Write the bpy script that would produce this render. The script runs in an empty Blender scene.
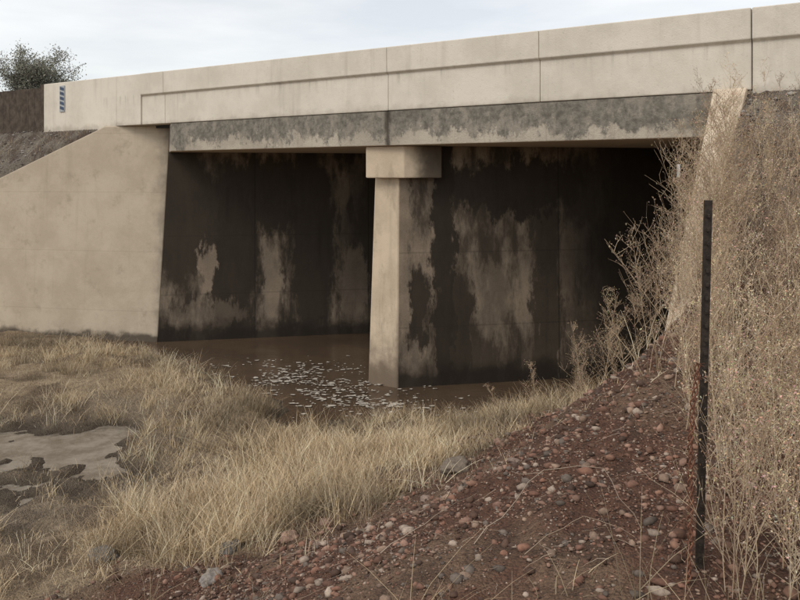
import bpy, math, random
import numpy as np
from mathutils import Vector
random.seed(4); rng=np.random.default_rng(7)
scene=bpy.context.scene
# ------------------------------------------------------------------ helpers
def vnoise(x,y,seed=0):
    xi=np.floor(x).astype(np.int64); yi=np.floor(y).astype(np.int64)
    xf=x-xi; yf=y-yi
    def h(a,b):
        n=(a*374761393+b*668265263+seed*1274126177)&0x7fffffff
        n=((n^(n>>13))*1274126177)&0x7fffffff
        n=n^(n>>16)
        return (n&0xffff)/65535.0
    u=xf*xf*(3-2*xf); v=yf*yf*(3-2*yf)
    return (h(xi,yi)*(1-u)+h(xi+1,yi)*u)*(1-v)+(h(xi,yi+1)*(1-u)+h(xi+1,yi+1)*u)*v
def fbm(x,y,oct=4,seed=0):
    s=0;a=.5;t=0
    for i in range(oct):
        s=s+a*vnoise(x*2**i+i*17.3,y*2**i-i*9.1,seed+i); t+=a; a*=.5
    return s/t
def sstep(a,b,x):
    t=np.clip((x-a)/(b-a),0,1); return t*t*(3-2*t)
def mesh_np(name,V,F,mat,col=None,smooth=False,parent=None):
    V=np.asarray(V,dtype=np.float32); F=np.asarray(F,dtype=np.int32)
    me=bpy.data.meshes.new(name); k=F.shape[1]
    me.vertices.add(len(V)); me.vertices.foreach_set("co",V.ravel())
    me.loops.add(F.size); me.loops.foreach_set("vertex_index",F.ravel())
    me.polygons.add(len(F))
    me.polygons.foreach_set("loop_start",np.arange(0,F.size,k,dtype=np.int32))
    me.polygons.foreach_set("loop_total",np.full(len(F),k,dtype=np.int32))
    me.update(calc_edges=True)
    if col is not None:
        a=me.color_attributes.new("Col",'FLOAT_COLOR','POINT')
        c=np.ones((len(V),4),dtype=np.float32); c[:,:3]=col
        a.data.foreach_set("color",c.ravel())
    if smooth: me.polygons.foreach_set("use_smooth",np.ones(len(F),dtype=bool))
    me.validate()
    o=bpy.data.objects.new(name,me); scene.collection.objects.link(o)
    me.materials.append(mat)
    if parent: o.parent=parent
    return o
def poly_obj(name,V,F,mat,parent=None,bevel=0):
    me=bpy.data.meshes.new(name); me.from_pydata([tuple(v) for v in V],[],F); me.update()
    import bmesh
    bm=bmesh.new(); bm.from_mesh(me); bmesh.ops.recalc_face_normals(bm,faces=bm.faces); bm.to_mesh(me); bm.free()
    o=bpy.data.objects.new(name,me); scene.collection.objects.link(o); me.materials.append(mat)
    if parent: o.parent=parent
    if bevel:
        m=o.modifiers.new("bev",'BEVEL'); m.width=bevel; m.segments=2
    return o
def prism(name,pts,z0,z1,mat,parent=None,bevel=0,top=None):
    n=len(pts); top=top or pts
    V=[(p[0],p[1],z0) for p in pts]+[(p[0],p[1],(z1[i] if isinstance(z1,(list,tuple)) else z1)) for i,p in enumerate(top)]
    F=[list(range(n))[::-1],list(range(n,2*n))]+[[i,(i+1)%n,n+(i+1)%n,n+i] for i in range(n)]
    return poly_obj(name,V,F,mat,parent,bevel)
def empty(name):
    o=bpy.data.objects.new(name,None); scene.collection.objects.link(o); return o
# ------------------------------------------------------------------ materials
class NT:
    def __init__(s,name,rough=.9):
        s.m=bpy.data.materials.new(name); s.m.use_nodes=True
        s.t=s.m.node_tree; s.n=s.t.nodes; s.b=s.n["Principled BSDF"]; s.b.inputs["Roughness"].default_value=rough
        s.b.inputs["Specular IOR Level"].default_value=.25
    def link(s,a,b): s.t.links.new(a,b)
    def val(s,inp,v):
        if isinstance(v,bpy.types.NodeSocket): s.link(v,inp)
        else: inp.default_value=v
    def math(s,op,a,b=0,c=0,clamp=False):
        n=s.n.new("ShaderNodeMath"); n.operation=op; n.use_clamp=clamp
        for i,v in enumerate((a,b,c)): s.val(n.inputs[i],v)
        return n.outputs[0]
    def pos(s): 
        n=s.n.new("ShaderNodeNewGeometry"); return n.outputs["Position"]
    def scale(s,v,sc):
        n=s.n.new("ShaderNodeVectorMath"); n.operation='MULTIPLY'; s.val(n.inputs[0],v); n.inputs[1].default_value=sc; return n.outputs[0]
    def dot(s,v,d):
        n=s.n.new("ShaderNodeVectorMath"); n.operation='DOT_PRODUCT'; s.val(n.inputs[0],v); n.inputs[1].default_value=d; return n.outputs["Value"]
    def noise(s,v,scale,detail=5,rough=.6,dist=0):
        n=s.n.new("ShaderNodeTexNoise"); s.val(n.inputs["Vector"],v); n.inputs["Scale"].default_value=scale
        n.inputs["Detail"].default_value=detail; n.inputs["Roughness"].default_value=rough; n.inputs["Distortion"].default_value=dist
        return n.outputs[0]
    def ramp(s,f,a,b):
        n=s.n.new("ShaderNodeMapRange"); n.interpolation_type='SMOOTHSTEP'; s.val(n.inputs[0],f); n.inputs[1].default_value=a; n.inputs[2].default_value=b; return n.outputs[0]
    def mix(s,f,a,b,mode='MIX'):
        n=s.n.new("ShaderNodeMix"); n.data_type='RGBA'; n.blend_type=mode; s.val(n.inputs[0],f)
        for i,v in ((6,a),(7,b)):
            if isinstance(v,bpy.types.NodeSocket): s.link(v,n.inputs[i])
            else: n.inputs[i].default_value=(*v,1)
        return n.outputs[2]
    def bump(s,h,strength=.5,dist=.01):
        n=s.n.new("ShaderNodeBump"); n.inputs["Strength"].default_value=strength; n.inputs["Distance"].default_value=dist
        s.link(h,n.inputs["Height"]); s.link(n.outputs[0],s.b.inputs["Normal"])
    def attr(s):
        n=s.n.new("ShaderNodeAttribute"); n.attribute_name="Col"; return n.outputs["Color"]
    def gray(s,f):
        n=s.n.new("ShaderNodeCombineColor"); 
        for i in range(3): s.link(f,n.inputs[i])
        return n.outputs[0]
A=Vector((.98,.2,0)); D=Vector((-.8354,.5496,0)); N=Vector((-.5496,-.8354,0)); F0=Vector((-.27,11.9,0))
def fp(t,q=0): 
    p=F0+D*t+N*q; return (p.x,p.y)
def concrete(name,c1=(.47,.42,.34),c2=(.36,.32,.255),streak=.35,stain_col=(.14,.11,.085)):
    m=NT(name); p=m.pos()
    c=m.mix(m.ramp(m.noise(p,1.3,5,.65),.35,.65),c1,c2)
    st=m.ramp(m.noise(m.scale(p,(5,5,.35)),1.2,4,.6),.52,.78)
    c=m.mix(m.math('MULTIPLY',st,streak),c,stain_col)
    pit=m.ramp(m.noise(p,28,3,.7),.60,.75)
    c=m.mix(m.math('MULTIPLY',pit,.30),c,(.2,.17,.13))
    f=m.noise(p,90,2,.7); 
    c=m.mix(m.math('MULTIPLY',m.ramp(f,.3,.7),.18),c,(.6,.55,.47))
    m.link(c,m.b.inputs["Base Color"])
    m.bump(m.math('ADD',m.noise(p,60,3,.7),m.math('MULTIPLY',m.noise(p,4,2),1.5)),.5,.008)
    return m,p,c
mq,p,c=concrete("parapet_concrete",(.72,.66,.56),(.62,.565,.47),.30,(.33,.29,.24))
z=mq.dot(p,(0,0,1))
drip=mq.math('MULTIPLY',mq.ramp(mq.noise(mq.scale(p,(9,9,.5)),1,4,.6),.5,.75),mq.ramp(z,4.75,5.0))
drip=mq.math('MULTIPLY',drip,mq.ramp(z,5.06,5.0)); c=mq.mix(mq.math('MULTIPLY',drip,.35),c,(.2,.175,.14))
c=mq.mix(mq.math('MULTIPLY',mq.ramp(mq.math('ADD',z,mq.math('MULTIPLY',mq.noise(p,5,4),.3)),4.68,4.52),.45),c,(.30,.26,.21))
mq.link(c,mq.b.inputs["Base Color"]); mat_par=mq.m
mw,p,c=concrete("wingwall_concrete",(.53,.445,.335),(.44,.36,.265),.3,(.25,.2,.15))
z=mw.dot(p,(0,0,1))
foot=mw.ramp(mw.math('SUBTRACT',z,mw.math('MULTIPLY',mw.noise(p,2.5,5),.35)),.04,-.08)
c=mw.mix(mw.math('MULTIPLY',foot,.85),c,(.05,.038,.028))
ln=mw.ramp(mw.math('ABSOLUTE',mw.math('SUBTRACT',mw.math('FRACT',mw.math('DIVIDE',z,1.22)),.5)),.008,.0)
c=mw.mix(mw.math('MULTIPLY',ln,.22),c,(.16,.12,.09)); 
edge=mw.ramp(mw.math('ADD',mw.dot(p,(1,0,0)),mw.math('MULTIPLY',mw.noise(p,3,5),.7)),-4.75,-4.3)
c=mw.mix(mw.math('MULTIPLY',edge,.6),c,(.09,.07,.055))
bl=mw.ramp(mw.noise(p,2.4,6,.72),.55,.68); c=mw.mix(mw.math('MULTIPLY',bl,.28),c,(.24,.19,.14))
mw.link(c,mw.b.inputs["Base Color"]); mat_wing=mw.m
ms,p,c=concrete("slab_concrete",(.48,.42,.335),(.36,.315,.25),.5)
z=ms.dot(p,(0,0,1)); tt=ms.dot(p,(D.x,D.y,0))
nn=ms.noise(ms.scale(p,(1,1,.7)),2.1,7,.78); n4=ms.noise(ms.scale(p,(1,1,.6)),5.5,5,.7)
hh=ms.math('ADD',z,ms.math('MULTIPLY',ms.math('SUBTRACT',nn,.5),1.9))
band=ms.math('MULTIPLY',ms.ramp(hh,3.95,4.11),ms.math('ADD',.6,ms.math('MULTIPLY',ms.ramp(n4,.38,.54),.4)))
c=ms.mix(ms.math('MULTIPLY',band,.92),c,ms.mix(ms.ramp(ms.noise(p,14,4),.3,.7),(.105,.097,.08),(.22,.20,.165)))
jt=ms.ramp(ms.math('ABSOLUTE',ms.math('ADD',ms.math('SUBTRACT',tt,F0.dot(D)-.08),ms.math('MULTIPLY',ms.math('SUBTRACT',n4,.5),.12))),.09,.01)
c=ms.mix(ms.math('MULTIPLY',jt,.8),c,(.05,.04,.03))
c=ms.mix(ms.ramp(z,3.878,3.872),c,(.62,.50,.37))  # soffit colour lightened to stand in for weak bounced light
ms.link(c,ms.b.inputs["Base Color"]); ms.bump(ms.math('ADD',ms.noise(p,35,4,.75),ms.math('MULTIPLY',nn,2)),.8,.015); mat_slab=ms.m
def stained_shaded(name,dark,light,joints,base_dark=.5,c1=(.30,.23,.16),c2=(.20,.15,.106),wet_shade_c=((.012,.010,.008),(.038,.028,.020))):  # wall stains, with under-deck shade also put into the dark colours
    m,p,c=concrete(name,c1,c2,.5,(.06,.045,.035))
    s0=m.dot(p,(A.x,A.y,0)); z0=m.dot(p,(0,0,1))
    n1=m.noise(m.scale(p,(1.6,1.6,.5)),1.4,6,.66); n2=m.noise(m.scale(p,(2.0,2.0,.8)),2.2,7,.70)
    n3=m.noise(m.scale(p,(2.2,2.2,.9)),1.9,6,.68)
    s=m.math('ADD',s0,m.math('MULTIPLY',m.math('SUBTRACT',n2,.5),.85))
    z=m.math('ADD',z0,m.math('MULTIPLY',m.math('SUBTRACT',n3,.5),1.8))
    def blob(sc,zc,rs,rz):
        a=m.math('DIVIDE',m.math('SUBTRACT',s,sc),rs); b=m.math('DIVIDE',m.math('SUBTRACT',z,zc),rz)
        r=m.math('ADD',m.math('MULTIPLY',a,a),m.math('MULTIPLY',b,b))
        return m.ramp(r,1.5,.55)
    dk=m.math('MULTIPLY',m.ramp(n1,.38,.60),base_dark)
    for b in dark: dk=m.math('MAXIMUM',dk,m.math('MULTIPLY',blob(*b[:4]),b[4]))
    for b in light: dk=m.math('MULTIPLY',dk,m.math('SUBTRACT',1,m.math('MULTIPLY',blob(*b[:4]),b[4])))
    c=m.mix(dk,c,m.mix(m.noise(m.scale(p,(3,3,.6)),3,5),*wet_shade_c))
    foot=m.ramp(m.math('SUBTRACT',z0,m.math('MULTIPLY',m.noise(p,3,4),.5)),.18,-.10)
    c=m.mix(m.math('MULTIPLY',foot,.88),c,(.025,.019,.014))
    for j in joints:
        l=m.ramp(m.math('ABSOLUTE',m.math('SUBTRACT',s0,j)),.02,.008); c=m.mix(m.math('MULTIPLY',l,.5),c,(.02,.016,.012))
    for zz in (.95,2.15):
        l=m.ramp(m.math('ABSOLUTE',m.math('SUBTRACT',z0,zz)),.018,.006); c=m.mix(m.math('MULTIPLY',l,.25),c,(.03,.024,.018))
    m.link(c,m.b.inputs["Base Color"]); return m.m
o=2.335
mat_pier=stained_shaded("pier_concrete",[(o+.38,1.25,.22,.65,.9),(o+.80,2.0,.22,2.6,.93),(o+1.05,.9,.30,1.0,.88),(o+2.1,3.2,1.5,.55,.9),(o+2.55,1.3,.25,2.4,.8),(o+6.0,2,3.1,4,.93),(o+4.6,3.1,2.2,1.1,.85),(o+1.5,.3,1.2,.45,.6)],  # stains; the widest blob paints in shadow farther under the deck
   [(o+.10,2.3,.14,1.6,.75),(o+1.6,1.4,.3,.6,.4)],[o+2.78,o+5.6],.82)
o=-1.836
mat_abut=stained_shaded("abutment_concrete",[(o+.5,2.6,1.0,1.6,.9),(o+1.6,1.6,.55,2.2,.92),(o+3.2,2,.55,2.4,.9),(o+2.3,3.0,1.5,.9,.9),(o+6,2,2.3,3,.9)],  # stains; the farthest blob is painted shade deep under the deck
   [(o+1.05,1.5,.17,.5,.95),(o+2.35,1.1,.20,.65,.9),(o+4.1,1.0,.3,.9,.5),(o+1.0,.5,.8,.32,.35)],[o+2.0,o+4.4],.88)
def simple(name,col,rough=.9,var=.4,sc=20,metal=0):
    m=NT(name,rough); p=m.pos(); n=m.noise(p,sc,4,.65)
    c=m.mix(m.ramp(n,.3,.7),col,tuple(x*(1-var) for x in col)); m.link(c,m.b.inputs["Base Color"]); m.b.inputs["Metallic"].default_value=metal
    m.bump(m.noise(p,sc*4,3),.4,.004); return m.m
def attrmat(name,rough=.9,amt=.35,sc=30):
    m=NT(name,rough); c=m.attr()
    if amt>0:
        p=m.pos(); f=m.ramp(m.noise(p,sc,2,.65),.3,.7); c=m.mix(m.math('MULTIPLY',f,amt),c,(.03,.025,.02))
    m.link(c,m.b.inputs["Base Color"]); return m.m
# ------------------------------------------------------------------ terrain
CL=np.array([-4.99,15.27]); CR=np.array([3.95,9.15])
low_pts=np.array([(-8.5,15.6,.10),(-12,16,.2),(-6.3,15.1,.06),(-7,13.6,.18),(-5.1,13.7,.14),(-3.2,11.9,.20),(-2.2,11.0,.15),(-3.6,14.2,-.25),(-2.2,12.7,-.3),(-1,11.4,-.2),(0,11.2,-.25),
 (1.5,11,-.25),(-1.3,10.7,-.05),(.3,10.3,.06),(-1.7,9.7,.12),(2.3,10.2,.05),(3.2,10.6,-.2),(-14,12,.3),(-10,8,.16),(-6,8,.06),(-4.3,9.5,.02),(-3,8,.12),(-5,6,.13),(-9,4,.25),
 (1.2,9.4,.35),(2.2,8.5,.85),(2.9,7.8,1.35),(3.6,8.9,1.1),(1.2,3,1.72),(0,3,1.45),(-1,4,.88),(0,5,1.02),(0,7,.52),(-1.2,7.5,.28),(-2.5,4.5,.42),(-2.5,6,.25),(0,0,1.85),(-3,0,1.1),(3,0,2.0),(2,4.5,2.05),(1,5,1.5),(1.8,6,1.62),(1.2,7.2,.95),
 (-1,2,1.2),(2.3,6.6,1.7)])
def K(r2): return .5*r2*np.log(r2+1e-9)
def tps_fit(P,lam=.02):
    n=len(P); r2=((P[:,None,:2]-P[None,:,:2])**2).sum(-1)
    M=np.zeros((n+3,n+3)); M[:n,:n]=K(r2)+lam*np.eye(n); M[:n,n]=1; M[:n,n+1:]=P[:,:2]; M[n:,:n]=M[:n,n:].T
    return np.linalg.solve(M,np.r_[P[:,2],0,0,0])
W_=tps_fit(low_pts)
def tps(x,y):
    out=np.full(x.shape,W_[-3])+W_[-2]*x+W_[-1]*y
    for i,(a,b,_) in enumerate(low_pts): out+=W_[i]*K((x-a)**2+(y-b)**2)
    return out
def marsh(x,y): return np.exp(-(((x+4.3)/2.0)**2+((y-8.8)/2.1)**2)**1.5)
def height(x,y,detail=True):
    x=np.asarray(x,float); y=np.asarray(y,float)
    low=tps(x,y); rr=np.hypot(x+2,y-8); w=sstep(9,15,rr); low=np.clip(low,-.5,3)*(1-w)+.35*w
    n=fbm(x*1.3,y*1.3,4,3)-.5
    fl=sstep(.6,.2,low)
    if detail:
        low=low+n*.24*fl+(fbm(x*2.2,y*2.2,4,9)-.5)*.16*(1-fl)+(fbm(x*7,y*7,3,5)-.5)*.085
    mm=marsh(x,y)
    low=low-.10*mm+(fbm(x*2.6,y*2.2,4,91)-.5)*.30*mm
    q=(x-F0.x)*N.x+(y-F0.y)*N.y
    high=np.interp(q,[0,.45,2,3,4,5,6.6,9.8,30],[4.40,4.1,3.3,2.75,2.5,2.1,1.85,1.8,1.0])
    if detail: high=high+(fbm(x*2,y*2,4,21)-.5)*.2*sstep(0,.6,q)
    dx=x-4.04; dy=y-9.06; dwr=dx*.859-dy*.512; a=-dx*.512-dy*.859
    wd=.12+np.maximum(0,a-2.8)*.8
    wr=sstep(-wd,wd,dwr)
    dR=(x-CR[0])*.2-(y-CR[1])*.98; dL=(x-CL[0])*-.2+(y-CL[1])*.98
    wr=np.where(q<0,sstep(.05,.3,dR),wr)
    chan=sstep(.3,-.6,q); base=low*(1-chan)+(-.4)*chan
    h=base*(1-wr)+high*wr
    dW=(x-CL[0])*.187+(y-CL[1])*.982
    sW=(x-CL[0])*-.982+(y-CL[1])*.187; ws=np.maximum(0,sW-8)*.5
    wl=sstep(.1,.35,dL)*sstep(.1-ws,.35+ws,dW)
    hl=4.42-np.maximum(q,-.02)*.98-.01; hl=np.minimum(hl,4.40); hl=np.maximum(hl,.5)
    if detail: hl=hl+(fbm(x*3,y*3,3,31)-.5)*.10*sstep(.05,.5,q)
    return h*(1-wl)+hl*wl, wr, wl, q
def axis(a,b,step,far):
    c=np.arange(a,b+1e-6,step); out=[];d=step;x=b
    while x<far: d*=1.25; x+=d; out.append(x)
    lo=[];d=step;x=a
    while x>-far: d*=1.25; x-=d; lo.append(x)
    return np.array(lo[::-1]+list(c)+out)
gx=axis(-12,7,.055,900); gy=axis(1.5,18.5,.055,900)
X,Y=np.meshgrid(gx,gy); H,WR,WL,Q=height(X,Y)
yb_x=[-30,-5,-3,-1.7,0,1.66,2.8,5,20]; yb_y=[4.2,4.8,5.3,6.0,7.0,8.2,8.9,9.4,9.4]
def gravel_mask(x,y): return sstep(.6,-.6,y-np.interp(x,yb_x,yb_y)-(fbm(x*1.1,y*1.1,4,41)-.5)*2.4)
def lerp(a,b,t): return a*(1-t[...,None])+np.array(b)*t[...,None]
G=gravel_mask(X,Y)
n1=fbm(X*1.7,Y*1.7,5,55); n2=fbm(X*6,Y*6,3,56)
C=np.zeros(X.shape+(3,))+np.array((.38,.30,.20))
C=lerp(C,(.15,.11,.075),sstep(.42,.60,n1)*.85)
C=lerp(C,(.54,.44,.31),sstep(.5,.7,n2)*.5)
C=lerp(C,(.22,.185,.145),sstep(.15,.6,marsh(X,Y))*.6)
wet=sstep(.13,-.02,H)*(1-WL)*(1-G); C=lerp(C,(.085,.068,.05),wet)
cind=lerp(np.zeros(X.shape+(3,))+np.array((.155,.083,.057)),(.25,.175,.12),sstep(.48,.66,n1)*.75); cind=lerp(cind,(.075,.043,.031),sstep(.5,.7,n2)*.6)
C=C*(1-G[...,None])+cind*G[...,None]
emb=lerp(np.zeros(X.shape+(3,))+np.array((.25,.225,.19)),(.14,.11,.09),sstep(.4,.65,n2))
we=np.clip(WL+WR*sstep(3.5,1.8,Q),0,1); C=C*(1-we[...,None])+emb*we[...,None]
V=np.stack([X,Y,H],-1).reshape(-1,3); nx=len(gx); ny=len(gy)
I=np.arange(nx*ny).reshape(ny,nx); F=np.stack([I[:-1,:-1],I[:-1,1:],I[1:,1:],I[1:,:-1]],-1).reshape(-1,4)
mg=NT("ground_soil"); p=mg.pos()
vo=mg.n.new("ShaderNodeTexVoronoi"); mg.link(p,vo.inputs["Vector"]); vo.inputs["Scale"].default_value=70
c=mg.attr(); c=mg.mix(.65,c,mg.mix(.75,mg.gray(mg.dot(vo.outputs["Color"],(.5,.4,.3))),(.5,.45,.4)),'OVERLAY')
c=mg.mix(mg.math('MULTIPLY',mg.ramp(mg.noise(p,24,4,.7),.45,.7),.5),c,(.035,.024,.018))
mg.link(c,mg.b.inputs["Base Color"]); mg.bump(mg.math('ADD',mg.math('MULTIPLY',vo.outputs["Distance"],-1),mg.math('MULTIPLY',mg.noise(p,14,6,.75),1.8)),1.0,.03)
mesh_np("ground",V,F,mg.m,C.reshape(-1,3),smooth=True)
# water: brown in the creek, sky reflection painted grey-brown into the shallow marsh pools
mwt=NT("muddy_water",.06); p=mwt.pos(); mwt.b.inputs["Specular IOR Level"].default_value=.6
c=mwt.mix(mwt.ramp(mwt.noise(p,.8,3),.35,.65),(.105,.070,.045),(.078,.053,.035))
sky_grey=mwt.math('MULTIPLY',mwt.ramp(mwt.dot(p,(1,0,0)),-2.0,-3.2),mwt.ramp(mwt.dot(p,(0,1,0)),12.4,11.2))
c=mwt.mix(mwt.math('MULTIPLY',sky_grey,.9),c,mwt.mix(mwt.ramp(mwt.noise(p,3.0,6,.7),.38,.62),(.25,.22,.18),(.13,.108,.083))); mwt.link(c,mwt.b.inputs["Base Color"])
mwt.bump(mwt.math('ADD',mwt.noise(mwt.scale(p,(1,2,1)),5,3,.6),mwt.math('MULTIPLY',mwt.noise(p,22,2),.25)),.25,.03)
poly_obj("creek_water",[(-16,4.5,0),(4.2,4.5,0),(60,22,0),(60,60,0),(-16,60,0)],[[0,1,2,3,4]],mwt.m)
# ------------------------------------------------------------------ bridge
br=empty("concrete_bridge")
a17=A*17
def off(pt,v): return (pt[0]+v.x,pt[1]+v.y)
zs0,zs1=3.87,4.415
mid=-.08
def slab(name,pts): return prism(name,pts,zs0,zs1,mat_slab,br,.012)
LB=(-4.90,15.75)
slab("deck_slab_left",[fp(5.07,-.015),fp(mid+.003,-.015),off(fp(mid+.003,-.015),a17),off(LB,a17),LB,(-4.72,15.34)])
slab("deck_slab_right",[fp(mid-.003,-.015),fp(-5.6,-.015),off(fp(-5.6,-.015),a17),off(fp(mid-.003,-.015),a17)])
zt=lambda t:5.42+.0045*t
def parseg(name,t0,t1,band=True,zb=4.42,q0=0,q1=-.30):
    b=5.01
    if band:
        pts=[(q0,zb),(q0,b-.02),(q0+.045,b+.015),(q0+.05,None),(q1,None),(q1,zb)]
    else: pts=[(q0+.0,zb),(q0+.0,None),(q1,None),(q1,zb)]
    V=[];n=len(pts)
    for t in (t0,t1):
        for q,z in pts:
            x,y=fp(t,q); V.append((x,y,zt(t) if z is None else z))
    F=[list(range(n)),list(range(n,2*n))[::-1]]+[[i,(i+1)%n,n+(i+1)%n,n+i] for i in range(n)]
    poly_obj(name,V,F,mat_par,br,.012)
g=.0025
js=[5.92,5.216,-.1,-2.656,-5.355,-8.2,-11.5]
parseg("parapet_end",6.7,9.32,False,4.0,.03)
parseg("parapet_end_step",5.92+.001,6.7-.001,False,4.42,.03)
for i in range(len(js)-1):
    gg=.006 if js[i] in(-5.355,) else g
    parseg("parapet_%d"%i,js[i+1]+(.006 if js[i+1]==-5.355 else g),js[i]-gg,True,4.42 if js[i+1]>-5.4 else 4.1)
prism("far_parapet",[fp(10,-11.3),fp(-14,-11.3),fp(-14,-11.6),fp(10,-11.6)],4.4,5.42,mat_par,br)
def offn(pt,s,d): return (pt[0]+A.x*s-.2*d,pt[1]+A.y*s+.98*d)
cl=tuple(CL)
ab=[offn(cl,.01,0),offn(cl,17,0),offn(cl,17,.45),offn(cl,.1,.45)]
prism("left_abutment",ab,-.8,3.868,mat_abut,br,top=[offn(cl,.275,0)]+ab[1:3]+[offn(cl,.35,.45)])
cr=tuple(CR)
prism("right_abutment",[offn(cr,0,0),offn(cr,17,0),offn(cr,17,-.45),offn(cr,.3,-.4)],-.8,3.868,mat_abut,br)
Wd=Vector((-.982,.187,0)); Wn=Vector((.187,.982,0))
def wp(base,s,d): return (base[0]+Wd.x*s+Wn.x*d,base[1]+Wd.y*s+Wn.y*d)
tb=(-4.70,15.33)
prof=[(0,4.42),(1.46,4.42),(9,1.05)]
V=[];
for s,z in prof: 
    f=(z+.8)/5.22
    x0,y0=wp(cl,s,0); x1,y1=wp(tb,s,0); fx,fy=(x0+(x1-x0)*f,y0+(y1-y0)*f)
    V.append((x0,y0,-.8)); V.append((fx,fy,z)); V.append((*wp((fx,fy),0,.32),z)); V.append((*wp((x0,y0),0,.5),-.8))
F=[[0,1,2,3],[8,9,10,11]]
for i in (0,4): F+=[[i+j,i+(j+1)%4,i+4+(j+1)%4,i+4+j] for j in range(4)]
poly_obj("left_wing_wall",V,F,mat_wing,br,.02)
e=Vector((-.512,-.859,0))
V=[]
for s,z,wdt in ((0,4.44,1),(.12,4.44,1),(3.3,1.72,.45)):
    for b in ((3.86,9.20),(3.86+.31*wdt,9.20-.21*wdt)): V+= [(b[0]+e.x*s,b[1]+e.y*s,-.8),(b[0]+e.x*s,b[1]+e.y*s,z)]
F=[[0,1,3,2],[8,9,11,10]]
for i in (0,4): F+=[[i,i+1,i+5,i+4],[i+2,i+3,i+7,i+6],[i+1,i+3,i+7,i+5],[i,i+2,i+6,i+4]]
mat_rw=concrete("right_wing_concrete",(.66,.545,.41),(.55,.445,.33),.3,(.3,.23,.16))[0].m
poly_obj("right_wing_wall",V,F,mat_rw,br,.015)
mn_,p,c=concrete("pier_nose_concrete",(.62,.50,.36),(.50,.395,.28),.5,(.22,.165,.115))
z=mn_.dot(p,(0,0,1))
ft=mn_.ramp(mn_.math('SUBTRACT',z,mn_.math('MULTIPLY',mn_.noise(p,4,5),1.1)),.40,-.40); c=mn_.mix(mn_.math('MULTIPLY',ft,.78),c,(.10,.07,.05))
dg=mn_.ramp(mn_.noise(mn_.scale(p,(1,1,.4)),3.2,6,.7),.50,.66); c=mn_.mix(mn_.math('MULTIPLY',dg,.32),c,(.16,.12,.085))
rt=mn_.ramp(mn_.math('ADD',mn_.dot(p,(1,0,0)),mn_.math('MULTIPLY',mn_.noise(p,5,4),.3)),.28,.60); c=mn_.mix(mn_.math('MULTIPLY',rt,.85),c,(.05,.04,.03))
mn_.link(c,mn_.b.inputs["Base Color"]); mat_nose=mn_.m
R0=(-.06,11.97);L0=(-.55,12.29);R1=(-.03,12.05);L1=(-.41,12.30)
nb=.03
prism("pier_nose",[L0,R0,offn(R0,nb,0),offn(L0,nb+.05,0)],-.8,3.36,mat_nose,br,.012,top=[L1,R1,offn(R1,.3,0),offn(L1,.3,0)])
V=[(*offn(R0,nb,0),-.8),(*offn(R0,17,0),-.8),(*offn(R0,17,.45),-.8),(*offn(L0,.1,0),-.8),
   (*offn(R1,nb,.0),3.869),(*offn(R0,17,.0),3.869),(*offn(R0,17,.4),3.869),(*offn(L1,.1,0),3.869)]
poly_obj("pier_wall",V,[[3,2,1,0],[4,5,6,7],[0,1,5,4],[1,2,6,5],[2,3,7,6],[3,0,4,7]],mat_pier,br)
CRn=(.06,11.83);CLn=(-.56,12.19)
prism("pier_cap",[CLn,CRn,offn(CRn,.62,0),offn(CLn,.75,0)],3.355,3.864,mat_nose,br,.015)
mr=simple("asphalt",(.06,.06,.062),.9,.3,30)
prism("road",[fp(150,-.31),fp(-150,-.31),fp(-150,-11.28),fp(150,-11.28)],4.36,4.44,mr)
mat_line=simple("road_paint",(.75,.72,.62),.7,.15,8)
ln=empty("road_markings")
for k,q in enumerate((-1.3,-10.2)): poly_obj("edge_line_%d"%k,[(*fp(150,q),4.445),(*fp(-150,q),4.445),(*fp(-150,q-.12),4.445),(*fp(150,q-.12),4.445)],[[0,1,2,3]],mat_line,ln)
ms_w=simple("marker_white",(.42,.44,.45),.5,.25,40); ms_b=simple("marker_blue",(.07,.10,.17),.5,.5,40)
sg=empty("bridge_marker_sign")
k0,k1=8.50,8.68
prism("plate",[fp(k0,.035),fp(k1,.035),fp(k1,.05),fp(k0,.05)],4.80,5.38,ms_w,sg,.003)
for i in range(5):
    z=4.83+i*.107
    V=[(*fp(k0+.015,.054),z),(*fp(k1-.015,.054),z+.04),(*fp(k1-.015,.054),z+.105),(*fp(k0+.015,.054),z+.065)]
    poly_obj("stripe_%d"%i,V,[[0,1,2,3]],ms_b,sg)
mf=simple("weathered_wood",(.11,.085,.065),.95,.55,7)
fe=empty("wooden_fence")
t=9.36
prism("end_post",[fp(t,-.02),fp(t+.2,-.02),fp(t+.2,-.2),fp(t,-.2)],3.9,5.47,mf,fe,.01)
t+=.215
i=0
while t<15:
    w=random.uniform(.22,.30); zt_=5.40+random.uniform(-.008,.008)+.012*(t-9)
    prism("plank_%d"%i,[fp(t,-.05),fp(t+w,-.05),fp(t+w,-.08),fp(t,-.08)],4.2,zt_,mf,fe,.003); t+=w+.004; i+=1
for k,zz in enumerate((4.65,5.2)): prism("rail_%d"%k,[fp(9.57,-.083),fp(15,-.083),fp(15,-.14),fp(9.57,-.14)],zz,zz+.09,mf,fe)
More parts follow.
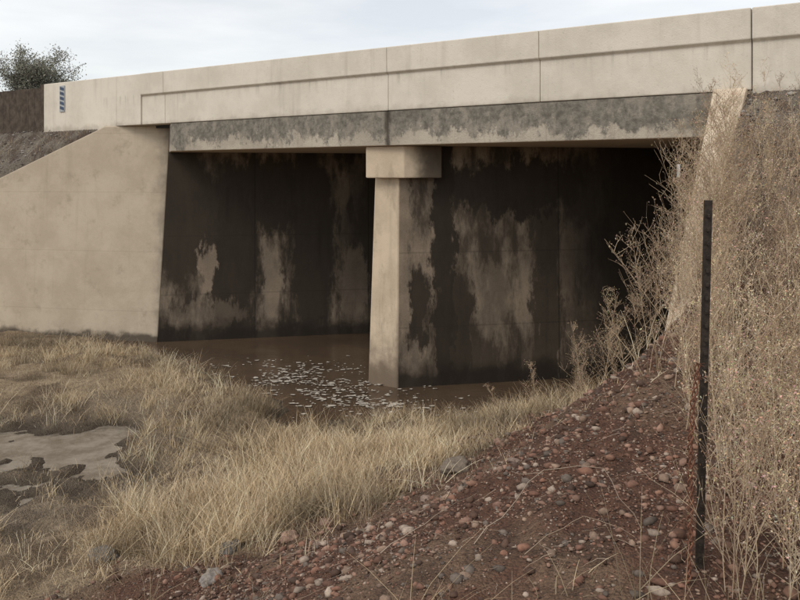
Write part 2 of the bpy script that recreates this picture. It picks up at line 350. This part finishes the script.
# ------------------------------------------------------------------ vegetation generators
def blade_mesh(name,P,h,w,col,mat,lean=.5,droop=.35):
    n=len(P); az=rng.uniform(0,2*np.pi,n); ln_=np.abs(rng.normal(0,lean,n))
    d=np.stack([np.cos(az),np.sin(az)],-1); fa=rng.uniform(0,2*np.pi,n); f=np.stack([np.cos(fa),np.sin(fa)],-1)
    lv=[0,.4,.75,1.0]; V=np.zeros((n,8,3)); Cc=np.zeros((n,8,3)); dr=rng.uniform(.3,1.2,n)
    for i,l in enumerate(lv):
        hor=h*(ln_*l+droop*l*l*dr); zz=h*(l-.25*l*l*np.minimum(ln_,1.2))
        cx=P[:,0]+d[:,0]*hor; cy=P[:,1]+d[:,1]*hor; cz=P[:,2]+zz-.02
        ww=w*(1-.85*l)*.5
        V[:,2*i]=np.stack([cx-f[:,0]*ww,cy-f[:,1]*ww,cz],-1); V[:,2*i+1]=np.stack([cx+f[:,0]*ww,cy+f[:,1]*ww,cz],-1)
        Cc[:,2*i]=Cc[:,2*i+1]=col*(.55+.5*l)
    b=np.arange(n)[:,None,None]*8; q=np.array([[0,1,3,2],[2,3,5,4],[4,5,7,6]])[None]
    return mesh_np(name,V.reshape(-1,3),(b+q).reshape(-1,4),mat,Cc.reshape(-1,3))
mgr=NT("dry_grass_mat",.8); mgr.link(mgr.attr(),mgr.b.inputs["Base Color"]); mgr.b.inputs["Specular IOR Level"].default_value=.15
pal=np.array([(.86,.69,.45),(.80,.62,.39),(.70,.54,.34),(.92,.78,.55),(.48,.36,.235),(.62,.49,.33)])
def tufts(nt,per,region,hr,dens,spread=.10,wr=(.004,.008)):
    x=rng.uniform(region[0],region[1],nt*5); y=rng.uniform(region[2],region[3],nt*5)
    k=dens(x,y)>rng.uniform(0,1,len(x)); x=x[k][:nt]; y=y[k][:nt]; n=len(x)
    sc=rng.uniform(.4,1.3,n)*(.45+1.1*fbm(x*.9,y*.9,3,77)); pc=pal[rng.integers(0,len(pal),n)]
    dkm=sstep(.50,.66,fbm(x*1.4,y*1.4,4,33)); pc=pc*(1-.50*dkm[:,None])
    xi=np.repeat(x,per)+rng.normal(0,spread,n*per); yi=np.repeat(y,per)+rng.normal(0,spread,n*per)
    h=rng.uniform(hr[0],hr[1],n*per)*np.repeat(sc,per); zz,_,_,_=height(xi,yi)
    col=np.repeat(pc,per,0)*rng.uniform(.75,1.2,(n*per,1))
    ok=zz>-.02
    return np.stack([xi,yi,zz],-1)[ok],h[ok],rng.uniform(wr[0],wr[1],n*per)[ok],np.minimum(col,.95)[ok]
def dens_flat(x,y):
    h,wr,wl,q=height(x,y); g=gravel_mask(x,y)
    d=sstep(.01,.09,h)*(1-g*.97)*(1-wl)*(q>.25)*(1-.9*wr)
    d=d*(.08+.92*sstep(.42,.60,fbm(x*1.3,y*1.3,4,88)))
    right=sstep(-3.2,-1.6,x)
    return d*(.50+.50*right)*(1-.35*sstep(.2,.7,marsh(x,y)))
sets=[tufts(2000,21,(-9,4,4.6,15.3),(.10,.30),dens_flat,.06),
      tufts(1100,20,(-3.4,2.4,6.0,10.6),(.14,.35),lambda x,y:dens_flat(x,y)*sstep(-3.6,-1.5,x),.06),
      tufts(4600,9,(-8.5,4,4.5,15),(.03,.10),lambda x,y:sstep(.0,.06,height(x,y)[0])*(height(x,y)[3]>.2)*(1-.88*gravel_mask(x,y))*(1-height(x,y)[2])*(.3+.7*sstep(.4,.6,fbm(x*2,y*2,3,14))),.12)]
P=np.concatenate([s[0] for s in sets]);hh=np.concatenate([s[1] for s in sets]);ww=np.concatenate([s[2] for s in sets]);cc=np.concatenate([s[3] for s in sets])
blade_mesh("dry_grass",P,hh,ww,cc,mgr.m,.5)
def dens_emb(x,y):
    h,wr,wl,q=height(x,y); return np.clip(wl*(q>.1)*.5+wr*.9*(q>1.0)*(x/y>.41)+gravel_mask(x,y)*.08*(fbm(x*1.5,y*1.5,3,12)>.5)*(x/y<.4),0,1)
s=tufts(1600,15,(-11,6.5,2.4,17.5),(.10,.32),dens_emb,.06,(.003,.006))
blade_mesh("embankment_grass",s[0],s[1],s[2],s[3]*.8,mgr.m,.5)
class Tubes:
    def __init__(s): s.V=[];s.F=[];s.C=[]
    def tube(s,pts,r0,r1,col):
        n=len(pts); b=len(s.V)
        for i,p in enumerate(pts):
            d=(pts[min(i+1,n-1)]-pts[max(i-1,0)]).normalized(); u=d.cross(Vector((.3,.8,.5))).normalized(); v=d.cross(u)
            r=r0+(r1-r0)*i/(n-1)
            for k in range(3):
                a=k*2.094; q=p+u*(math.cos(a)*r)+v*(math.sin(a)*r); s.V.append((q.x,q.y,q.z)); s.C.append(col)
        for i in range(n-1):
            for k in range(3): s.F.append((b+i*3+k,b+i*3+(k+1)%3,b+i*3+3+(k+1)%3,b+i*3+3+k))
    def fleck(s,p,sz,col):
        b=len(s.V); 
        a=Vector((random.gauss(0,1),random.gauss(0,1),random.gauss(0,1))).normalized()*sz; c=Vector((random.gauss(0,1),random.gauss(0,1),random.gauss(0,1))).normalized()*sz*.6
        for q in (p-a,p+c,p+a,p-c): s.V.append((q.x,q.y,q.z)); s.C.append(col)
        s.F.append((b,b+1,b+2,b+3))
    def build(s,name,mat): return mesh_np(name,s.V,s.F,mat,np.array(s.C))
def path(p,d,L,n,wob,up=0):
    pts=[p.copy()]; d=d.normalized()
    for i in range(n):
        d=(d+Vector((random.gauss(0,wob),random.gauss(0,wob),random.gauss(0,wob)+up))).normalized(); pts.append(pts[-1]+d*L/n)
    return pts
def weed(T,x,y,z,h,col,nb=14,r=.004,lean=None,flecks=True,subs=5):
    lean=lean or (random.gauss(0,.15),random.gauss(0,.15))
    main=path(Vector((x,y,z-.03)),Vector((lean[0],lean[1],1)),h,6,.07); T.tube(main,r,r*.3,col)
    for b in range(nb):
        f=random.uniform(.12,.98); i=min(int(f*6),5); p=main[i].lerp(main[i+1],f*6-i)
        a=random.uniform(0,6.283); up=random.uniform(.7,1.8); L=h*.40*(1.15-f)*random.uniform(.5,1.3)+.04
        br_=path(p,Vector((math.cos(a),math.sin(a),up)),L,4,.14,.08); T.tube(br_,r*.5,r*.22,col)
        for s_ in range(subs):
            g_=random.uniform(.2,.95); j=min(int(g_*4),3); pp=br_[j].lerp(br_[j+1],g_*4-j)
            a=random.uniform(0,6.283); l=L*random.uniform(.2,.5)
            sb=path(pp,Vector((math.cos(a),math.sin(a),random.uniform(.3,1.6))),l,2,.15); T.tube(sb,r*.28,r*.16,col)
            if flecks:
                for q_ in range(4): T.fleck(sb[random.randint(1,2)]+Vector((random.gauss(0,.008),random.gauss(0,.008),random.gauss(0,.008))),random.uniform(.003,.007),tuple(c*random.uniform(.8,1.3) for c in col))
wcols=[(.52,.39,.26),(.62,.485,.33),(.42,.31,.21),(.68,.55,.385),(.30,.22,.155)]
mweed=attrmat("dry_weed_mat",.9,0)
def hz(x,y): return float(height(np.array([x]),np.array([y]))[0][0])
T=Tubes(); cnt=0
while cnt<300:
    y=random.uniform(2.7,8.0); u=random.uniform(.385,.62); x=u*y+random.gauss(0,.04)
    h_,wr_,wl_,q_=height(np.array([x]),np.array([y]))
    if q_[0]<1.45: continue
    if y<4.0 and x/y<.425: continue
    hh_=random.uniform(.6,1.1)
    if u>.46 and y<4.5: hh_*=.8
    weed(T,x,y,float(h_[0]),hh_,random.choice(wcols),12,.0028,subs=4); cnt+=1
T.build("dry_brush",mweed)
def single(x,y,h,col,nb=20,lean=None,name="dry_weed"):
    T=Tubes(); weed(T,x,y,hz(x,y),h,col,nb,.0042,lean,subs=6); T.build(name,mweed)
wc=(.46,.345,.235); w2=(.52,.40,.27); w3=(.38,.28,.19)
for a in ((2.05,7.6,1.05,wc,26,(0,0)),(1.95,8.0,.8,wc,18,(-.1,0)),(2.30,6.35,1.6,w2,30,(.2,0)),(2.45,6.5,1.8,w2,30,(.15,0)),(2.62,6.9,1.7,w3,30,(.1,0)),(2.35,6.9,1.3,w3,28,(0,0)),
  (1.95,5.6,1.4,wc,30,(.25,0)),(2.1,5.9,1.5,wc,30,(.2,0)),(1.72,4.7,1.2,wc,26,(.2,0)),(1.60,4.2,1.0,wc,26,(.15,0)),(2.8,7.3,1.6,wc,26,(0,0)),
  (1.5,8.3,.55,wc,16,None),(1.2,8.7,.45,wc,12,None),(1.8,7.9,.5,wc,14,None),(2.3,8.0,.7,wc,18,None),(2.5,7.7,.9,wc,20,None),(2.2,7.3,.9,w2,24,(-.1,0)),(1.75,7.2,.6,w3,18,None),
  (2.42,6.0,1.45,w2,32,(.05,0)),(2.55,6.2,1.6,wc,32,(.05,0)),(2.35,5.7,1.4,w3,32,(.05,0)),(2.15,5.3,1.3,w2,30,(.1,0)),(2.05,5.0,1.25,wc,30,(.1,0)),
  (2.7,6.4,1.5,w3,32,(0,0)),(2.85,6.7,1.3,w2,30,(0,0)),(2.55,5.8,1.5,wc,30,(0,0)),(1.9,4.7,1.2,w2,28,(.05,0)),(2.2,6.5,1.2,wc,26,(-.1,0))):
    single(*a)
def tree(name,x,y,z,h,r):
    root=empty(name); T=Tubes(); bc=(.14,.12,.10)
    tr_=path(Vector((x,y,z)),Vector((.0,0,1)),h*.58,5,.04); T.tube(tr_,.2,.07,bc)
    tips=[]
    for b in range(66):
        f=random.uniform(.35,1); i=min(int(f*5),4); p=tr_[i].lerp(tr_[i+1],f*5-i)
        a=random.uniform(0,6.283); L=r*random.uniform(.6,1.2)
        b_=path(p,Vector((math.cos(a),math.sin(a),random.uniform(.1,1.7))),L,5,.13,.03); T.tube(b_,.05,.012,bc)
        for s_ in range(8):
            j=random.randint(2,5); a=random.uniform(0,6.283)
            sb=path(b_[j],Vector((math.cos(a),math.sin(a),random.uniform(0,1.3))),r*random.uniform(.2,.42),3,.2); T.tube(sb,.018,.005,bc); tips+=sb[1:]
    w=T.build(name+"_wood",mweed); w.name="trunk_and_limbs"; w.parent=root
    L=Tubes()
    for p in tips:
        k=random.choice([.8,1,1.3])
        for q in range(18):
            c=random.choice([(.22,.225,.175),(.26,.26,.20),(.17,.175,.135),(.32,.30,.24)])
            L.fleck(p+Vector((random.gauss(0,.18),random.gauss(0,.18),random.gauss(0,.16))),random.uniform(.035,.075),tuple(v*k for v in c))
    l=L.build("leaves",mweed); l.parent=root
tree("tree",-21.7,45,4.4,7.9,2.45)
# ------------------------------------------------------------------ stones
import bmesh
bm=bmesh.new(); bmesh.ops.create_icosphere(bm,subdivisions=1,radius=1); iv=np.array([v.co[:] for v in bm.verts]); iF=np.array([[v.index for v in f.verts] for f in bm.faces]); bm.free()
def stones(name,x,y,s,cols,mat):
    n=len(x); z=height(x,y)[0]
    jit=rng.uniform(.55,1.3,(n,12,3)); an=rng.uniform(0,6.283,n); sc=np.stack([rng.uniform(.8,1.5,n),rng.uniform(.6,1.1,n),rng.uniform(.4,.8,n)],-1)
    v=iv[None]*jit*sc[:,None,:]*s[:,None,None]; ca,sa=np.cos(an)[:,None],np.sin(an)[:,None]
    xx=v[...,0]*ca-v[...,1]*sa; yy=v[...,0]*sa+v[...,1]*ca
    Vv=np.stack([xx+x[:,None],yy+y[:,None],v[...,2]+(z+s*.2)[:,None]],-1)
    Ff=(np.arange(n)[:,None,None]*12+iF[None]); Cc=np.repeat(cols,12,0)
    mesh_np(name,Vv.reshape(-1,3),Ff.reshape(-1,3),mat,Cc)
mst=attrmat("stone_mat",.95,.35,60)
n=150000; x=rng.uniform(-5,4,n); y=rng.uniform(2.5,9,n); k=(gravel_mask(x,y)*(.35+.65*sstep(.35,.55,fbm(x*2,y*2,3,61)))*(np.abs(x/y)<.6)>rng.uniform(0,1,n)); x=x[k][:44000]; y=y[k][:44000]; n=len(x)
s=np.clip(.0046*(rng.pareto(2.25,n)+1),.0045,.034)
sp=np.array([(.20,.108,.076),(.26,.145,.10),(.13,.075,.053),(.32,.22,.16),(.42,.33,.26),(.17,.135,.11),(.26,.135,.093),(.34,.205,.15),(.10,.063,.047)])
stones("gravel",x,y,s,sp[rng.integers(0,len(sp),n)]*rng.uniform(.65,1.15,(n,1)),mst)
n=30000; x=rng.uniform(-11,6.5,n); y=rng.uniform(6,18,n); h_,wr_,wl_,q_=height(x,y); k=((wl_>.9)|(wr_>.9))&(q_>-.1)&(q_<2.4); x=x[k][:6500];y=y[k][:6500]; n=len(x)
s=np.clip(.013*(rng.pareto(3,n)+1),.01,.045); gp=np.array([(.34,.32,.29),(.24,.215,.19),(.44,.40,.36),(.15,.12,.11)])
stones("embankment_gravel",x,y,s,gp[rng.integers(0,4,n)]*rng.uniform(.7,1.1,(n,1)),mst)
def rock(x,y,s,col,sq=.65):
    bm=bmesh.new(); bmesh.ops.create_icosphere(bm,subdivisions=4,radius=1)
    from mathutils import noise as mn
    sd=Vector((random.uniform(0,50),random.uniform(0,50),3))
    for v in bm.verts:
        c=v.co.normalized(); f=1+.45*mn.noise(c*1.3+sd)+.16*mn.noise(c*3.5+sd)+.05*mn.noise(c*9+sd)
        v.co=Vector((c.x*1.2,c.y*.9,c.z*sq))*f*s
    me=bpy.data.meshes.new("rock"); bm.to_mesh(me); bm.free()
    a=me.color_attributes.new("Col",'FLOAT_COLOR','POINT'); 
    for d in a.data: d.color=(*col,1)
    for p_ in me.polygons: p_.use_smooth=True
    o=bpy.data.objects.new("rock",me); scene.collection.objects.link(o); me.materials.append(mst2); o.location=(x,y,hz(x,y)+s*sq*.30); o.rotation_euler[2]=random.uniform(0,6)
m2=NT("rock_mat"); p=m2.pos(); c=m2.attr(); c=m2.mix(m2.math('MULTIPLY',m2.ramp(m2.noise(p,30,6,.7),.35,.65),.55),c,(.07,.05,.04)); m2.link(c,m2.b.inputs["Base Color"]); m2.bump(m2.noise(p,50,6,.7),.8,.01); mst2=m2.m
for (x,y,s,c) in ((.50,6.35,.12,(.22,.18,.14)),(-1.35,6.0,.085,(.15,.14,.13)),(-.88,5.95,.075,(.36,.23,.17)),(-2.45,6.2,.12,(.17,.16,.14)),(-1.35,5.35,.08,(.32,.29,.26)),(-1.15,6.5,.07,(.34,.20,.14)),
   (-.2,7.6,.06,(.12,.09,.07)),(-.55,5.2,.05,(.28,.2,.16)),(.9,6.8,.045,(.3,.19,.14)),(1.4,7.0,.05,(.26,.15,.11)),(.7,4.6,.03,(.3,.22,.18)),(-4.1,7.0,.08,(.13,.11,.09)),(-.6,6.1,.05,(.3,.2,.15)),(.2,5.6,.04,(.34,.25,.2)),(-.1,6.7,.05,(.33,.2,.15))):
    rock(x,y,s,c)
# foam flecks on the water
Vf=[];Ff=[]
fo=0;tries=0
while fo<760 and tries<40000:
    tries+=1
    u=random.uniform(0,1); cx=-2.7+u*2.6; cy=13.1-u*2.1; w=.4+.5*math.sin(u*3.14)
    x=cx+random.gauss(0,w*.95); y=cy+random.gauss(0,w*.75)
    if fbm(np.array(x*1.8),np.array(y*3.5),4,71)+random.gauss(0,.08)<.47 or hz(x,y)>-.03: continue
    r=min(abs(random.gauss(0,.009))+.004,.026); b=len(Vf); a0=random.uniform(0,6)
    for k in range(6):
        a=a0+k*1.047; rr=r*random.uniform(.3,1.6); Vf.append((x+math.cos(a)*rr*2.4,y+math.sin(a)*rr*1.3,.012+random.uniform(0,.010)))
    Ff.append([b+i for i in range(6)]); fo+=1
mfo=simple("foam_mat",(.54,.49,.42),.8,.3,30)
poly_obj("foam",Vf,Ff,mfo)
# ------------------------------------------------------------------ steel t-post + rusty wire
mp=simple("post_steel",(.065,.05,.04),.7,.5,40,.3); mru=simple("rusty_steel",(.26,.12,.075),.9,.55,60,.0)
po=empty("steel_fence_post")
def shear_box(name,x0,x1,y0,y1,z0,z1,dx,mat,par):
    V=[(x,y,z0) for x,y in ((x0,y0),(x1,y0),(x1,y1),(x0,y1))]+[(x+dx,y,z1) for x,y in ((x0,y0),(x1,y0),(x1,y1),(x0,y1))]
    return poly_obj(name,V,[[3,2,1,0],[4,5,6,7]]+[[i,(i+1)%4,4+(i+1)%4,4+i] for i in range(4)],mat,par,.0012)
shear_box("flange",1.172,1.206,3.0,3.006,1.45,3.30,.045,mp,po)
shear_box("web",1.186,1.192,3.0065,3.035,1.45,3.295,.045,mp,po)
zz=1.8;i=0
while zz<3.28:
    dx=.045*(zz-1.45)/1.85; shear_box("stud_%d"%i,1.184+dx,1.194+dx,2.988,2.9995,zz,zz+.014,0,mp,po); zz+=.055; i+=1
T=Tubes()
def bx(f): return 1.075+.085*f+.012*math.sin(f*6)
def by(f): return 2.90+.01*math.sin(f*9)
for ph in (0,2.1,4.2):
    pts=[]
    for k in range(150):
        f=k/149; rr=.008+.003*math.sin(f*23+ph); pts.append(Vector((bx(f)+rr*math.cos(ph+f*75),by(f)+rr*math.sin(ph+f*75),1.45+f*1.22)))
    T.tube(pts,.0036,.0036,(.11,.05,.035))
for k in range(26):
    f=k/25; c=Vector((bx(f),by(f),1.45+f*1.22))
    for q in range(4):
        a=random.uniform(0,6.28); T.tube([c,c+Vector((math.cos(a)*.024,math.sin(a)*.024,random.uniform(-.012,.012)))],.0024,.0009,(.11,.05,.035))
T.build("rusty_barbed_wire",mru)
T=Tubes(); T.tube([Vector((2.55,6.85,1.4)),Vector((2.55,6.85,3.38))],.014,.014,(.13,.10,.08)); T.tube([Vector((2.55,6.85,3.381)),Vector((2.55,6.85,3.50))],.02,.02,(.7,.7,.68)); T.build("marker_post",mweed)
T=Tubes()
def twig(pts,r):
    P_=[]
    for i in range(len(pts)-1):
        for k in range(5):
            f=k/5; x=pts[i][0]*(1-f)+pts[i+1][0]*f; y=pts[i][1]*(1-f)+pts[i+1][1]*f; hgt=pts[i][2]*(1-f)+pts[i+1][2]*f
            P_.append(Vector((x+random.gauss(0,.006),y+random.gauss(0,.006),hz(x,y)+hgt+.01)))
    T.tube(P_,r,r*.35,random.choice([(.45,.37,.29),(.38,.29,.21),(.42,.33,.25)]))
twig([(.35,3.6,.0),(.75,3.95,.12),(1.0,3.7,.12),(1.08,3.2,.0)],.0035)
twig([(.55,3.3,.02),(.85,3.45,.07),(1.05,3.15,.02)],.0032)
twig([(-.1,3.7,.02),(.2,4.1,.04),(.5,4.3,.03)],.0028)
twig([(.75,3.95,.1),(.6,4.3,.05)],.002)
for i in range(420):
    x=random.uniform(-2.5,1.7);y=random.uniform(2.9,6.8);a=random.uniform(0,6.28);l=random.uniform(.04,.2)
    twig([(x,y,0.005),(x+math.cos(a)*l,y+math.sin(a)*l,random.uniform(0,.02))],random.uniform(.0009,.0018))
T.build("fallen_twigs",mweed)
# ------------------------------------------------------------------ camera, light, sky
cam=bpy.data.cameras.new("camera"); co=bpy.data.objects.new("camera",cam); scene.collection.objects.link(co)
co.location=(0,0,3.4); co.rotation_euler=(math.radians(90),0,0); cam.lens=33.75; cam.sensor_width=36; cam.shift_y=-.156; cam.clip_end=2500; cam.clip_start=.05
scene.camera=co
el,azd=math.radians(48),Vector((-.75,-.66,0)).normalized()
sd=Vector((azd.x*math.cos(el),azd.y*math.cos(el),math.sin(el)))
su=bpy.data.lights.new("sun",'SUN'); su.energy=1.5; su.angle=math.radians(28); su.color=(1,.94,.85); so=bpy.data.objects.new("sun",su); scene.collection.objects.link(so)
so.rotation_euler=sd.to_track_quat('Z','Y').to_euler()
w=bpy.data.worlds.new("World"); scene.world=w; w.use_nodes=True; nt=w.node_tree; nt.nodes.clear()
sky=nt.nodes.new("ShaderNodeTexSky"); sky.sky_type='NISHITA'; sky.sun_disc=False; sky.sun_elevation=el; sky.sun_rotation=math.atan2(sd.x,sd.y)
b1=nt.nodes.new("ShaderNodeBackground"); b1.inputs[1].default_value=.05; nt.links.new(sky.outputs[0],b1.inputs[0])
tc=nt.nodes.new("ShaderNodeTexCoord"); mp_=nt.nodes.new("ShaderNodeMapping"); mp_.inputs["Scale"].default_value=(1.2,1.2,6); nt.links.new(tc.outputs["Generated"],mp_.inputs[0])
no=nt.nodes.new("ShaderNodeTexNoise"); no.inputs["Scale"].default_value=2.2; no.inputs["Detail"].default_value=6; no.inputs["Roughness"].default_value=.55; nt.links.new(mp_.outputs[0],no.inputs[0])
cr_=nt.nodes.new("ShaderNodeValToRGB"); cr_.color_ramp.elements[0].position=.35; cr_.color_ramp.elements[0].color=(.70,.69,.67,1); cr_.color_ramp.elements[1].position=.65; cr_.color_ramp.elements[1].color=(.92,.885,.83,1); nt.links.new(no.outputs[0],cr_.inputs[0])
b2=nt.nodes.new("ShaderNodeBackground"); b2.inputs[1].default_value=.90; nt.links.new(cr_.outputs[0],b2.inputs[0])
ad=nt.nodes.new("ShaderNodeAddShader"); nt.links.new(b1.outputs[0],ad.inputs[0]); nt.links.new(b2.outputs[0],ad.inputs[1])
wo=nt.nodes.new("ShaderNodeOutputWorld"); nt.links.new(ad.outputs[0],wo.inputs[0])
scene.view_settings.view_transform='Standard'; scene.view_settings.look='None'; scene.view_settings.exposure=0
